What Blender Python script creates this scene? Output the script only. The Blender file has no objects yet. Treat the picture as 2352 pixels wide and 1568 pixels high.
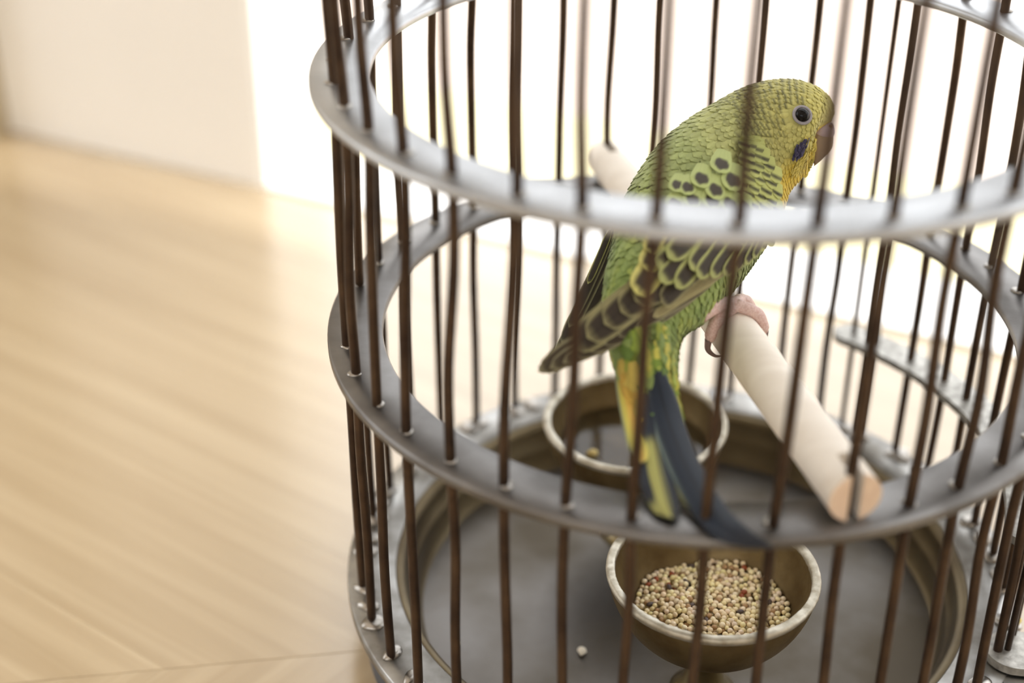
import bpy, bmesh, math, random
import numpy as np
from mathutils import Vector, Matrix

random.seed(7)
rng = np.random.default_rng(7)
SC = bpy.context.scene
COL = SC.collection
S = 0.12                       # one modelling unit = 12 cm (radius of the ring of bars)
ZF = -1.10                     # floor height in modelling units (origin: centre of the middle ring)

def W(p):                      # modelling units -> metres, floor at z = 0
    p = np.asarray(p, float)
    return (p - np.array([0, 0, ZF])) * S

# ------------------------------------------------------------------ camera
CAM_C = np.array([0.0, -3.7948, 2.0643])
PITCH, YAW, ROLL, FPX = 0.51983, -0.13997, 0.00304, 3399.26
cF = np.array([math.sin(YAW)*math.cos(PITCH), math.cos(YAW)*math.cos(PITCH), -math.sin(PITCH)])
cR = np.cross(cF, [0, 0, 1]); cR /= np.linalg.norm(cR)
cU = np.cross(cR, cF)
cR, cU = math.cos(ROLL)*cR + math.sin(ROLL)*cU, -math.sin(ROLL)*cR + math.cos(ROLL)*cU
cd = bpy.data.cameras.new('camera')
cam = bpy.data.objects.new('camera', cd); COL.objects.link(cam)
M = Matrix.Identity(4)
for i in range(3):
    M[i][0] = cR[i]; M[i][1] = cU[i]; M[i][2] = -cF[i]; M[i][3] = W(CAM_C)[i]
cam.matrix_world = M
cd.sensor_width = 36.0
cd.lens = FPX * 36.0 / 2352.0
cd.clip_start = 0.01; cd.clip_end = 100
cd.dof.use_dof = True
cd.dof.focus_distance = 4.14 * S
cd.dof.aperture_fstop = 3.8
cd.dof.aperture_blades = 9
SC.camera = cam

# ------------------------------------------------------------------ world, light, exposure
wd = bpy.data.worlds.new('sky'); SC.world = wd; wd.use_nodes = True
bg = wd.node_tree.nodes['Background']
bg.inputs[0].default_value = (0.985, 0.99, 1.0, 1)
bg.inputs[1].default_value = 2.5
SC.view_settings.view_transform = 'Standard'
SC.view_settings.look = 'None'
SC.view_settings.exposure = 0.15
SC.view_settings.gamma = 1.0
SC.view_settings.use_curve_mapping = False
SC.cycles.max_bounces = 10
SC.cycles.diffuse_bounces = 6
SC.cycles.sample_clamp_indirect = 6.0

# room frame: wall line on the floor, s along the wall to the right, o outward
RW = np.array([0.9457, -0.3249, 0.0]); RO = np.array([0.3249, 0.9457, 0.0])
RP = np.array([-2.305, 3.102, ZF])
def room(s, o, z):             # z in modelling units above the floor
    return RP + RW*s + RO*o + np.array([0, 0, z])

def portal_side(name, s, o0, o1, z0, z1, facing):
    ld = bpy.data.lights.new(name, 'AREA'); ld.shape = 'RECTANGLE'
    ld.size = abs(o1-o0)*S; ld.size_y = (z1-z0)*S; ld.energy = 0; ld.cycles.is_portal = True
    ob = bpy.data.objects.new(name, ld); COL.objects.link(ob)
    zc = Vector(facing) * -1; yc = Vector((0, 0, 1)); xc = yc.cross(zc)
    m = Matrix.Identity(4); c = W(room(s, (o0+o1)/2, (z0+z1)/2))
    for i in range(3):
        m[i][0] = xc[i]; m[i][1] = yc[i]; m[i][2] = zc[i]; m[i][3] = c[i]
    ob.matrix_world = m
def portal(name, s0, s1, o, z0, z1, facing):
    ld = bpy.data.lights.new(name, 'AREA'); ld.shape = 'RECTANGLE'
    ld.size = abs(s1-s0)*S; ld.size_y = (z1-z0)*S; ld.energy = 0
    ld.cycles.is_portal = True
    ob = bpy.data.objects.new(name, ld); COL.objects.link(ob)
    zc = Vector(facing) * -1; yc = Vector((0, 0, 1)); xc = yc.cross(zc)
    m = Matrix.Identity(4); c = W(room((s0+s1)/2, o, (z0+z1)/2))
    for i in range(3):
        m[i][0] = xc[i]; m[i][1] = yc[i]; m[i][2] = zc[i]; m[i][3] = c[i]
    ob.matrix_world = m
OPEN_W, OPEN_H = 13.0, 17.5
portal('balcony_daylight', 0, OPEN_W, 0.3, 0, OPEN_H, tuple(-RO))
portal('rear_fill_opening', 0.0, 18.0, -27.3, 7.0, 17.0, tuple(RO))  # unseen rear opening, added to let in fill light
portal_side('left_fill_opening', -14.3, -16.0, -2.0, 3.0, 19.0, tuple(RW))  # unseen left opening, added to brighten the back wall and floor
sun = bpy.data.lights.new('sun', 'SUN'); sun.energy = 2.2; sun.angle = 0.02; sun.color = (1.0, 0.96, 0.9)
so = bpy.data.objects.new('sun', sun); COL.objects.link(so)
so.rotation_euler = Vector((0.66, -0.17, 0.73)).to_track_quat('Z', 'Y').to_euler()   # shines along the facade, not into the room

# ------------------------------------------------------------------ helpers
def lin(c):
    c = np.asarray(c, float)
    if c.max() > 1.0: c = c/255.0
    return np.where(c <= 0.04045, c/12.92, ((c+0.055)/1.055)**2.4)

def link(name, verts, faces, mat, parent=None, col=None, smooth=True, uv=None):
    me = bpy.data.meshes.new(name)
    me.from_pydata([tuple(v) for v in verts], [], [tuple(f) for f in faces])
    me.update()
    if smooth:
        me.polygons.foreach_set('use_smooth', [True]*len(me.polygons))
    if col is not None:
        a = me.attributes.new('Col', 'FLOAT_COLOR', 'POINT')
        c4 = np.ones((len(verts), 4)); c4[:, :3] = col
        a.data.foreach_set('color', c4.ravel())
    if uv is not None:
        a = me.attributes.new('FUV', 'FLOAT2', 'POINT')
        a.data.foreach_set('vector', np.asarray(uv, float).ravel())
    if mat is not None: me.materials.append(mat)
    ob = bpy.data.objects.new(name, me); COL.objects.link(ob)
    if parent is not None: ob.parent = parent
    return ob

def inst(name, src, parent=None, loc=None):
    o = bpy.data.objects.new(name, src.data); COL.objects.link(o)
    if parent is not None: o.parent = parent
    if loc is not None: o.location = loc
    return o

def tag(o, label=None, cat=None, group=None, kind=None):
    if label: o['label'] = label
    if cat: o['category'] = cat
    if group: o['group'] = group
    if kind: o['kind'] = kind
    return o

def thing(name, label, cat, group=None):
    o = bpy.data.objects.new(name, None); COL.objects.link(o)
    o.empty_display_size = 0.02
    return tag(o, label, cat, group)

class Geo:
    def __init__(s): s.v = []; s.f = []
    def add(s, v, f):
        n = len(s.v); s.v += [tuple(x) for x in v]; s.f += [tuple(i+n for i in q) for q in f]

def box_pts(p0, ax, ay, az):
    p0, ax, ay, az = map(np.asarray, (p0, ax, ay, az))
    v = [p0, p0+ax, p0+ax+ay, p0+ay]; v += [q+az for q in v]
    f = [(3, 2, 1, 0), (4, 5, 6, 7), (0, 1, 5, 4), (1, 2, 6, 5), (2, 3, 7, 6), (3, 0, 4, 7)]
    return v, f

def tube(pts, rad, n=12, cap=True):
    pts = np.asarray(pts, float); m = len(pts)
    rad = np.broadcast_to(np.asarray(rad, float), (m,))
    tg = np.gradient(pts, axis=0); tg /= np.linalg.norm(tg, axis=1)[:, None]
    ref = np.array([0.31, 0.95, 0.11]); 
    if abs(tg[0] @ ref) > 0.9: ref = np.array([1.0, 0, 0])
    v = []; f = []
    u = np.cross(tg[0], ref); u /= np.linalg.norm(u)
    for i in range(m):
        u = u - tg[i]*(u @ tg[i]); u /= np.linalg.norm(u)
        w = np.cross(tg[i], u)
        for j in range(n):
            a = 2*math.pi*j/n
            v.append(pts[i] + rad[i]*(math.cos(a)*u + math.sin(a)*w))
    for i in range(m-1):
        for j in range(n):
            f.append((i*n+j, i*n+(j+1) % n, (i+1)*n+(j+1) % n, (i+1)*n+j))
    if cap:
        f.append(tuple(reversed(range(n)))); f.append(tuple(range((m-1)*n, m*n)))
    return v, f

def lathe(prof, centre, n=96, closed=False, axis=None, jit=0.0):
    """revolve (r, z) profile about the vertical through centre"""
    v = []; f = []; m = len(prof)
    for j in range(n):
        a = 2*math.pi*j/n
        for (r, z) in prof:
            k = 1 + jit*math.sin(5*a+1.3*z) if jit else 1
            v.append((centre[0]+r*k*math.cos(a), centre[1]+r*k*math.sin(a), centre[2]+z))
    mm = m if closed else m-1
    for j in range(n):
        for i in range(mm):
            a, b = j*m+i, j*m+(i+1) % m
            c, d = ((j+1) % n)*m+(i+1) % m, ((j+1) % n)*m+i
            f.append((a, d, c, b))
    return v, f

def catmull(P, n):
    P = np.asarray(P, float); m = len(P)
    t = np.linspace(0, m-1, n); out = []
    for x in t:
        i = min(int(x), m-2); u = x-i
        p0 = P[i-1] if i > 0 else 2*P[0]-P[1]
        p1, p2 = P[i], P[i+1]
        p3 = P[i+2] if i+2 < m else 2*P[-1]-P[-2]
        out.append(0.5*((2*p1)+(-p0+p2)*u+(2*p0-5*p1+4*p2-p3)*u*u+(-p0+3*p1-3*p2+p3)*u**3))
    return np.array(out)

# ------------------------------------------------------------------ materials
def mat(name):
    m = bpy.data.materials.new(name); m.use_nodes = True
    nt = m.node_tree; b = nt.nodes['Principled BSDF']
    return m, nt, b
def noise(nt, scale, detail=4, coord='Object', sx=(1, 1, 1), rot=(0, 0, 0)):
    tc = nt.nodes.new('ShaderNodeTexCoord'); mp = nt.nodes.new('ShaderNodeMapping')
    mp.inputs['Scale'].default_value = sx; mp.inputs['Rotation'].default_value = rot
    n = nt.nodes.new('ShaderNodeTexNoise'); n.inputs['Scale'].default_value = scale; n.inputs['Detail'].default_value = detail
    nt.links.new(tc.outputs[coord], mp.inputs[0]); nt.links.new(mp.outputs[0], n.inputs['Vector'])
    return n
def ramp(nt, src, stops):
    r = nt.nodes.new('ShaderNodeValToRGB'); e = r.color_ramp.elements
    while len(e) < len(stops): e.new(0.5)
    for x, (p, c) in zip(e, stops):
        x.position = p; x.color = (*c, 1) if len(c) == 3 else c
    nt.links.new(src, r.inputs[0]); return r
def bump(nt, b, src, strength, dist=0.0005):
    bp = nt.nodes.new('ShaderNodeBump'); bp.inputs['Strength'].default_value = strength
    bp.inputs['Distance'].default_value = dist
    nt.links.new(src, bp.inputs['Height']); nt.links.new(bp.outputs[0], b.inputs['Normal'])

def metal(name, c1, c2, rough, metallic=1.0, scale=40, bstr=0.15, r2=None, bscale=300):
    m, nt, b = mat(name)
    n = noise(nt, scale, 5)
    r = ramp(nt, n.outputs[0], [(0.35, tuple(lin(c1))), (0.65, tuple(lin(c2)))])
    nt.links.new(r.outputs[0], b.inputs['Base Color'])
    b.inputs['Metallic'].default_value = metallic
    rr = ramp(nt, n.outputs[0], [(0.3, (rough,)*3), (0.7, (r2 or rough,)*3)])
    nt.links.new(rr.outputs[0], b.inputs['Roughness'])
    if bstr:
        n2 = noise(nt, bscale, 4); bump(nt, b, n2.outputs[0], bstr, 0.0004)
    return m
M_RING = metal('aged_ring_metal', (188, 190, 192), (166, 167, 168), 0.36, 1.0, 35, 0.12, 0.46)
M_RING2 = metal('dimmed_ring_metal', (126, 124, 122), (98, 95, 92), 0.34, 1.0, 35, 0.12, 0.46)  # darker copy of the ring metal; its dimmer reflections are put into the colour
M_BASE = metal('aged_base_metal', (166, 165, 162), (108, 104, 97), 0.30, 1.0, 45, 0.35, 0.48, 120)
M_PAN = metal('dimmed_pan_metal', (116, 113, 110), (84, 77, 66), 0.34, 1.0, 16, 0.15, 0.5)  # patchy pan metal, colour lowered to stand in for weaker reflections
M_WALLPAN = metal('brassy_pan_wall', (112, 100, 76), (82, 70, 50), 0.42, 0.9, 25, 0.1)
M_BAR = metal('dark_bronze_wire', (84, 66, 50), (58, 44, 34), 0.42, 0.75, 60, 0.25, 0.55, 500)
M_SOLDER = metal('solder', (170, 166, 160), (120, 114, 106), 0.28, 1.0, 120, 0.3)
M_CUP = metal('cast_brass_cup', (130, 112, 78), (98, 80, 50), 0.48, 0.85, 60, 0.35, 0.6, 450)
M_RIM = metal('worn_cup_rim', (205, 200, 186), (160, 152, 134), 0.42, 0.8, 160, 0.6, 0.55, 420)
M_STEM = metal('polished_brass_stem', (176, 160, 120), (140, 122, 84), 0.28, 1.0, 40, 0.1)
M_TAB = metal('pitted_grey_plate', (190, 188, 182), (140, 138, 132), 0.5, 0.8, 260, 0.5)

def plain(name, c, rough=0.6, spec=0.4, var=0.06, scale=6):
    m, nt, b = mat(name)
    c = np.asarray(lin(c)); n = noise(nt, scale, 3)
    r = ramp(nt, n.outputs[0], [(0.3, tuple(c*(1-var))), (0.7, tuple(np.minimum(c*(1+var), 1)))])
    nt.links.new(r.outputs[0], b.inputs['Base Color'])
    b.inputs['Roughness'].default_value = rough; b.inputs['Specular IOR Level'].default_value = spec
    return m
M_WALL = plain('cream_plaster', (250, 248, 243), 0.8, 0.2, 0.02)
M_CEIL = plain('white_ceiling', (240, 238, 234), 0.9, 0.2, 0.02)
M_TRIM = plain('beige_door_casing', (196, 184, 158), 0.6, 0.3, 0.04)
M_SILL = plain('white_threshold', (250, 250, 250), 0.5, 0.4, 0.01)
M_REVEAL = plain('white_reveal_paint', (248, 248, 246), 0.7, 0.2, 0.01)
M_GRASS = plain('pale_sandy_ground', (232, 224, 188), 0.9, 0.1, 0.05, 3)
M_PAVE = plain('pale_paving', (232, 216, 204), 0.8, 0.2, 0.06, 1.5)
M_HULL = plain('pale_seed_hull', (222, 214, 196), 0.6, 0.3, 0.06, 200)

def wood(name, ca, cb, rough, sx, rot=0.0, scale=10, spec=0.5, coat=0.0, bstr=0.1):
    m, nt, b = mat(name)
    n1 = noise(nt, scale, 6, 'Object', sx, (0, 0, rot)); n1.inputs['Distortion'].default_value = 0.6
    oi = nt.nodes.new('ShaderNodeObjectInfo')
    r = ramp(nt, n1.outputs[0], [(0.3, tuple(lin(ca))), (0.68, tuple(lin(cb)))])
    hs = nt.nodes.new('ShaderNodeHueSaturation')
    mr = nt.nodes.new('ShaderNodeMapRange'); mr.inputs[3].default_value = 0.97; mr.inputs[4].default_value = 1.03
    nt.links.new(oi.outputs['Random'], mr.inputs[0]); nt.links.new(mr.outputs[0], hs.inputs['Value'])
    nt.links.new(r.outputs[0], hs.inputs['Color']); nt.links.new(hs.outputs[0], b.inputs['Base Color'])
    b.inputs['Roughness'].default_value = rough; b.inputs['Specular IOR Level'].default_value = spec
    b.inputs['Coat Weight'].default_value = coat; b.inputs['Coat Roughness'].default_value = 0.3
    bump(nt, b, n1.outputs[0], bstr, 0.0003)
    return m
M_FLOOR = wood('light_oak_floor', (174, 153, 120), (195, 176, 144), 0.25, (3, 70, 3), 0, 1.0, 0.5, 0.9)
M_FLOOR.node_tree.nodes['Principled BSDF'].inputs['Coat IOR'].default_value = 1.75
M_FLOOR.node_tree.nodes['Principled BSDF'].inputs['Coat Roughness'].default_value = 0.22
M_DOWEL = wood('pale_dowel_wood', (230, 221, 208), (242, 235, 224), 0.55, (3, 90, 90), 0, 1.2, 0.3, 0, 0.1)
M_ENDGRAIN = wood('dowel_end_grain', (208, 182, 158), (222, 198, 174), 0.7, (120, 120, 120), 0, 1.2, 0.2, 0, 0.1)

def plumage(name, rough=0.62, barb=0.10, transl=0.18):
    m, nt, b = mat(name)
    at_ = nt.nodes.new('ShaderNodeAttribute'); at_.attribute_name = 'Col'
    fu = nt.nodes.new('ShaderNodeAttribute'); fu.attribute_name = 'FUV'
    sep = nt.nodes.new('ShaderNodeSeparateXYZ'); nt.links.new(fu.outputs['Vector'], sep.inputs[0])
    # barbs: fine lines slanting off the shaft
    ab = nt.nodes.new('ShaderNodeMath'); ab.operation = 'ABSOLUTE'; nt.links.new(sep.outputs[0], ab.inputs[0])
    ml = nt.nodes.new('ShaderNodeMath'); ml.operation = 'MULTIPLY_ADD'; ml.inputs[1].default_value = -0.35
    nt.links.new(ab.outputs[0], ml.inputs[0]); nt.links.new(sep.outputs[1], ml.inputs[2])
    sc = nt.nodes.new('ShaderNodeMath'); sc.operation = 'MULTIPLY'; sc.inputs[1].default_value = 150.0
    nt.links.new(ml.outputs[0], sc.inputs[0])
    sn = nt.nodes.new('ShaderNodeMath'); sn.operation = 'SINE'; nt.links.new(sc.outputs[0], sn.inputs[0])
    n = noise(nt, 260, 3)
    mx = nt.nodes.new('ShaderNodeMath'); mx.operation = 'MULTIPLY_ADD'; mx.inputs[1].default_value = 0.5
    nt.links.new(sn.outputs[0], mx.inputs[0]); nt.links.new(n.outputs[0], mx.inputs[2])
    mr = nt.nodes.new('ShaderNodeMapRange'); mr.inputs[1].default_value = -0.2; mr.inputs[2].default_value = 1.2
    mr.inputs[3].default_value = 1-barb; mr.inputs[4].default_value = 1+barb
    nt.links.new(mx.outputs[0], mr.inputs[0])
    mul = nt.nodes.new('ShaderNodeVectorMath'); mul.operation = 'SCALE'
    nt.links.new(at_.outputs['Color'], mul.inputs[0]); nt.links.new(mr.outputs[0], mul.inputs['Scale'])
    nt.links.new(mul.outputs[0], b.inputs['Base Color'])
    b.inputs['Roughness'].default_value = rough; b.inputs['Specular IOR Level'].default_value = 0.25
    b.inputs['Sheen Weight'].default_value = 0.25; b.inputs['Sheen Roughness'].default_value = 0.4
    tr = nt.nodes.new('ShaderNodeBsdfTranslucent'); nt.links.new(mul.outputs[0], tr.inputs[0])
    ms = nt.nodes.new('ShaderNodeMixShader'); ms.inputs[0].default_value = transl
    nt.links.new(b.outputs[0], ms.inputs[1]); nt.links.new(tr.outputs[0], ms.inputs[2])
    nt.links.new(ms.outputs[0], nt.nodes['Material Output'].inputs[0])
    bump(nt, b, mx.outputs[0], 0.25, 0.0002)
    return m
M_PLUME = plumage('soft_body_plumage')
M_QUILL = plumage('flight_feather', 0.5, 0.06, 0.06)

m, nt, b = mat('pink_scaly_skin')
vz = nt.nodes.new('ShaderNodeTexVoronoi'); vz.inputs['Scale'].default_value = 1500
tc = nt.nodes.new('ShaderNodeTexCoord'); nt.links.new(tc.outputs['Object'], vz.inputs['Vector'])
r = ramp(nt, vz.outputs['Distance'], [(0.0, tuple(lin((228, 204, 198)))), (0.8, tuple(lin((206, 172, 164))))])
nt.links.new(r.outputs[0], b.inputs['Base Color']); b.inputs['Roughness'].default_value = 0.5
bump(nt, b, vz.outputs['Distance'], -0.4, 0.0003)
b.inputs['Subsurface Weight'].default_value = 0.15; b.inputs['Subsurface Radius'].default_value = (0.004, 0.0015, 0.001)
M_FOOT = m
M_CLAW = plain('grey_claw', (120, 100, 95), 0.35, 0.5)
M_BEAK = plain('horn_beak', (150, 130, 108), 0.4, 0.5, 0.12, 120)
M_CERE = plain('lilac_cere', (190, 172, 184), 0.45, 0.4, 0.06, 200)
M_NOSTRIL = plain('nostril', (140, 88, 66), 0.6, 0.2)
M_EYERING = plain('pale_eye_ring', (150, 146, 150), 0.6, 0.3, 0.06, 300)
m, nt, b = mat('black_eye'); b.inputs['Base Color'].default_value = (0.004, 0.003, 0.003, 1); b.inputs['Roughness'].default_value = 0.1; b.inputs['Specular IOR Level'].default_value = 0.2
M_EYE = m
m, nt, b = mat('clear_water')
b.inputs['Base Color'].default_value = (0.9, 0.95, 1.0, 1); b.inputs['Roughness'].default_value = 0.02
b.inputs['Transmission Weight'].default_value = 1.0; b.inputs['IOR'].default_value = 1.33
n = noise(nt, 40, 2); bump(nt, b, n.outputs[0], 0.05, 0.0005)
M_WATER = m
m, nt, b = mat('seed_skin')
a = nt.nodes.new('ShaderNodeAttribute'); a.attribute_name = 'Col'
nt.links.new(a.outputs['Color'], b.inputs['Base Color']); b.inputs['Roughness'].default_value = 0.42
M_SEED = m

# ------------------------------------------------------------------ room shell
def roombox(name, s0, s1, o0, o1, z0, z1, mt, kind='structure'):
    v, f = box_pts(room(s0, o0, z0), RW*(s1-s0), RO*(o1-o0), np.array([0, 0, z1-z0]))
    o = link(name, [W(p) for p in v], f, mt, smooth=False)
    if kind: o['kind'] = kind
    return o
TH = 0.55
floor = roombox('floor', -14, 20, -27, 0.0, -0.8, -0.16, M_FLOOR)
roombox('wall_back', -14, 0, 0, TH, -0.8, 21, M_WALL)
roombox('wall_right', 13, 20.6, 0, TH, -0.8, 21, M_WALL)
roombox('wall_lintel', 0, 13, 0, TH, OPEN_H, 21, M_WALL)
roombox('wall_left', -14.6, -14, -2, TH, -0.8, 21, M_WALL)
roombox('wall_left_sill', -14.6, -14, -16, -2, -0.8, 3, M_WALL)  # wall below the added left fill-light opening
roombox('wall_left_lintel', -14.6, -14, -16, -2, 19, 21, M_WALL)  # wall above the added left fill-light opening
roombox('wall_left_rear', -14.6, -14, -27, -16, -0.8, 21, M_WALL)
roombox('wall_far_right', 20, 20.6, -27, 0, -0.8, 21, M_WALL)
roombox('wall_front', -14.6, 0, -27.6, -27, -0.8, 21, M_WALL)
roombox('wall_front_right', 18, 20.6, -27.6, -27, -0.8, 21, M_WALL)
roombox('wall_front_sill', 0, 18, -27.6, -27, -0.8, 7, M_WALL)  # wall below the added rear fill-light opening
roombox('wall_front_lintel', 0, 18, -27.6, -27, 17, 21, M_WALL)  # wall above the added rear fill-light opening
roombox('ceiling', -14.6, 20.6, -27.6, TH, 20.4, 21, M_CEIL)
roombox('trim_1', -3.4, -1.74, -0.18, 0.0, 0, 18, M_TRIM)          # casing at the left edge of the photograph
roombox('trim_2', 0, OPEN_W, 0.0, TH, -0.8, 0.02, M_SILL)          # white threshold of the balcony opening
roombox('trim_3', -0.02, 0.03, 0.01, TH, 0.02, OPEN_H, M_REVEAL)   # painted reveal of the opening
# outdoors beyond the opening
roombox('ground_strip', -8, 22, TH, 2.3, -1.0, -0.25, M_GRASS)
roombox('terrace', -70, 70, -90, 90, -1.6, -1.0, M_PAVE)
roombox('terrace_step', -30, 50, 2.3, 60, -1.0, -0.25, M_PAVE)

# chevron parquet: oblique planks meeting along seams; the seam at the bottom of the photograph is one of them
SEAM = np.array([-1.55, -0.50, ZF]); sd = np.array([0.9607, 0.2776, 0.0]); sn_ = np.array([-0.2776, 0.9607, 0.0])
CW, PITCHP, ANG = 4.2, 1.05, math.radians(43.9)
def clip(poly, lim):
    out = []
    for i in range(len(poly)):
        p, q = poly[i], poly[(i+1) % len(poly)]; dp, dq = (p-RP) @ RO - lim, (q-RP) @ RO - lim
        if dp <= 0: out.append(p)
        if dp*dq < 0: out.append(p+(q-p)*dp/(dp-dq))
    return out
cache = {}
def plank(poly, d, key):
    c = sum(poly)/len(poly); n_ = np.array([-d[1], d[0], 0])
    if key is None or key not in cache:
        loc = [((p-c) @ d, (p-c) @ n_) for p in poly]
        ar = sum(loc[i][0]*loc[(i+1) % len(loc)][1]-loc[(i+1) % len(loc)][0]*loc[i][1] for i in range(len(loc)))
        if ar < 0: loc.reverse()
        if abs(ar) < 0.05: return
        v = []; m_ = len(loc)
        for z, k in ((-0.155, 0.9997), (-0.001, 0.9997), (0.0, 0.9990)):
            v += [(x*k, y*k, z) for x, y in loc]
        f = [tuple(range(2*m_, 3*m_)), tuple(reversed(range(m_)))]
        for k in (0, m_):
            for j in range(m_): f.append((k+j, k+(j+1) % m_, k+m_+(j+1) % m_, k+m_+j))
        me = bpy.data.meshes.new('plank'); me.from_pydata([tuple(np.array(q)*S) for q in v], [], f); me.materials.append(M_FLOOR)
        if key is None: key = ('one', len(cache))
        cache[key] = me
    o = bpy.data.objects.new('plank', cache[key]); COL.objects.link(o); o.parent = floor
    o.location = W(c); o.rotation_euler = (0, 0, math.atan2(d[1], d[0]))
for col_ in range(-2, 3):
    up_ = col_ % 2 == 0
    sh_ = -1 if up_ else 1
    for r_ in range(-12, 13):
        b0 = SEAM + sn_*(CW*col_); x0 = r_*PITCHP
        off = CW/math.tan(ANG)*sh_
        lo_, hi_ = (0, off) if up_ else (-off, 0)
        if not up_: lo_, hi_ = -off, 0
        poly = [b0+sd*(x0+lo_), b0+sd*(x0+PITCHP+lo_), b0+sn_*CW+sd*(x0+PITCHP+hi_), b0+sn_*CW+sd*(x0+hi_)]
        d = poly[3]-poly[0]; d = d/np.linalg.norm(d)
        if d[0] < 0: d = -d
        c = sum(poly)/4
        if np.hypot(c[0]+0.6, c[1]-0.5) > 7.5: continue
        cl_ = clip(poly, 0.0)
        if len(cl_) < 3: continue
        same = len(cl_) == 4 and all(np.allclose(p, q) for p, q in zip(cl_, poly))
        plank(cl_, d, ('u' if up_ else 'd') if same else None)

# ------------------------------------------------------------------ the cage
NB = 38
Z1, Z2, Z3 = 0.7658, 0.0, -0.8644
A1 = [-2.8284, -2.6606, -2.4867, -2.325, -2.1566, -1.9775, -1.8248, -1.6653, -1.4938, -1.3322, -1.1663, -0.9999, -0.8479]
A2 = [-2.821, -2.6677, -2.4993, -2.3451, -2.173, -2.0069, -1.8425, -1.6824, -1.5123, -1.3566, -1.1866, -1.0135, -0.8617, -0.695, -0.544]
ST, A0 = 0.164127, 3.46050 - 2*math.pi
KB = {19: 19.03, 20: 20.07, 21: 20.85, 22: 21.78, 23: 22.77, 24: 23.76, 25: 24.75, 26: 25.85, 27: 26.8, 28: 27.9, 29: 28.85,
      30: 29.92, 31: 30.93, 32: 31.98, 33: 33.03, 34: 34.08, 35: 35.05, 36: 36.05, 37: 37.15}
def bar_angle(k, tier):
    if k <= 12 and tier == 1: return A1[k]
    if k <= 14 and tier == 2: return A2[k]
    if k <= 14: return (A1[k] if k <= 12 else A2[k])*0.3 + A2[k]*0.7
    return A0 + ST*KB.get(k, k)
cage = thing('bird_cage', 'round metal bird cage with dark wire bars and flat grey hoops on wooden floor', 'bird cage')
def P3(a, r, z): return np.array([r*math.cos(a), r*math.sin(a), z])

def hoop(name, z, ri, ro, th, mt, label=None, wav=0.004):
    b_ = 0.006
    prof = [(ri+b_, 0), (ro-b_, 0), (ro, -b_), (ro, -th+b_), (ro-b_, -th), (ri+b_, -th), (ri, -th+b_), (ri, -b_)]
    v, f = lathe(prof, (0, 0, z), 160, True)
    v = [np.array(q)*np.array([1+wav*math.sin(3*math.atan2(q[1], q[0])+z*5)*0.5]*2+[1]) for q in v]
    o = link(name, [W(q) for q in v], f, mt, cage)
    md = o.modifiers.new('b', 'EDGE_SPLIT'); md.split_angle = math.radians(50)
    if label: o['label'] = label
    return o
hoop('hoop', Z1, 0.902, 1.060, 0.026, M_RING, 'upper flat grey hoop')
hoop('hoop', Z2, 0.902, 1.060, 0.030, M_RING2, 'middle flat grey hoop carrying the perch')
hoop('hoop', 1.53, 0.902, 1.060, 0.026, M_RING, 'top flat grey hoop')
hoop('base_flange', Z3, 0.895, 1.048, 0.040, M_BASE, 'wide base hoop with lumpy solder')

# base drum and pan
v, f = lathe([(1.0, -0.03), (1.005, -0.10), (0.985, -0.20), (1.0, -0.236), (0.90, -0.236), (0.90, -0.20)], (0, 0, Z3), 128)
link('base_drum', [W(q) for q in v], f, metal('grey_drum_metal', (120, 126, 136), (96, 98, 104), 0.5, 0.8, 20, 0.1), cage)
v, f = lathe([(0.902, -0.012), (0.893, -0.008), (0.880, -0.012), (0.868, -0.020), (0.864, -0.030), (0.858, -0.075), (0.845, -0.085), (0.838, -0.100), (0.832, -0.165), (0.815, -0.178)], (0, 0, Z3), 128)
link('pan_wall', [W(q) for q in v], f, M_WALLPAN, cage)
PANZ = Z3 - 0.178
v, f = lathe([(0.816, 0), (0.6, 0.004), (0.3, 0.002), (0.02, 0.0)], (0, 0, PANZ), 128)
f.append(tuple(3+4*j for j in range(128)))
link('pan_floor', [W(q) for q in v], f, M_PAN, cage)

# bars with solder beads at every hoop
def bead_mesh(seed, sx, sy, sz):
    r_ = random.Random(seed); bm = bmesh.new()
    bmesh.ops.create_uvsphere(bm, u_segments=24, v_segments=14, radius=1.0)
    ph = [r_.uniform(0, 6.28) for _ in range(4)]
    for v_ in bm.verts:
        c = v_.co; k = 1 + 0.14*math.sin(2.2*c.x+ph[0]) + 0.12*math.sin(2.5*c.y+ph[1])
        v_.co = Vector((c.x*sx*k, c.y*sy*k, c.z*sz))*S
    me = bpy.data.meshes.new('solder_bead'); bm.to_mesh(me); bm.free()
    me.polygons.foreach_set('use_smooth', [True]*len(me.polygons)); me.materials.append(M_SOLDER)
    return me
small = [bead_mesh(i, 0.016+0.002*i, 0.0165, 0.007) for i in range(4)]
big = [bead_mesh(10+i, 0.034+0.006*(i % 3), 0.026+0.006*(i % 2), 0.016) for i in range(6)]
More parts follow.
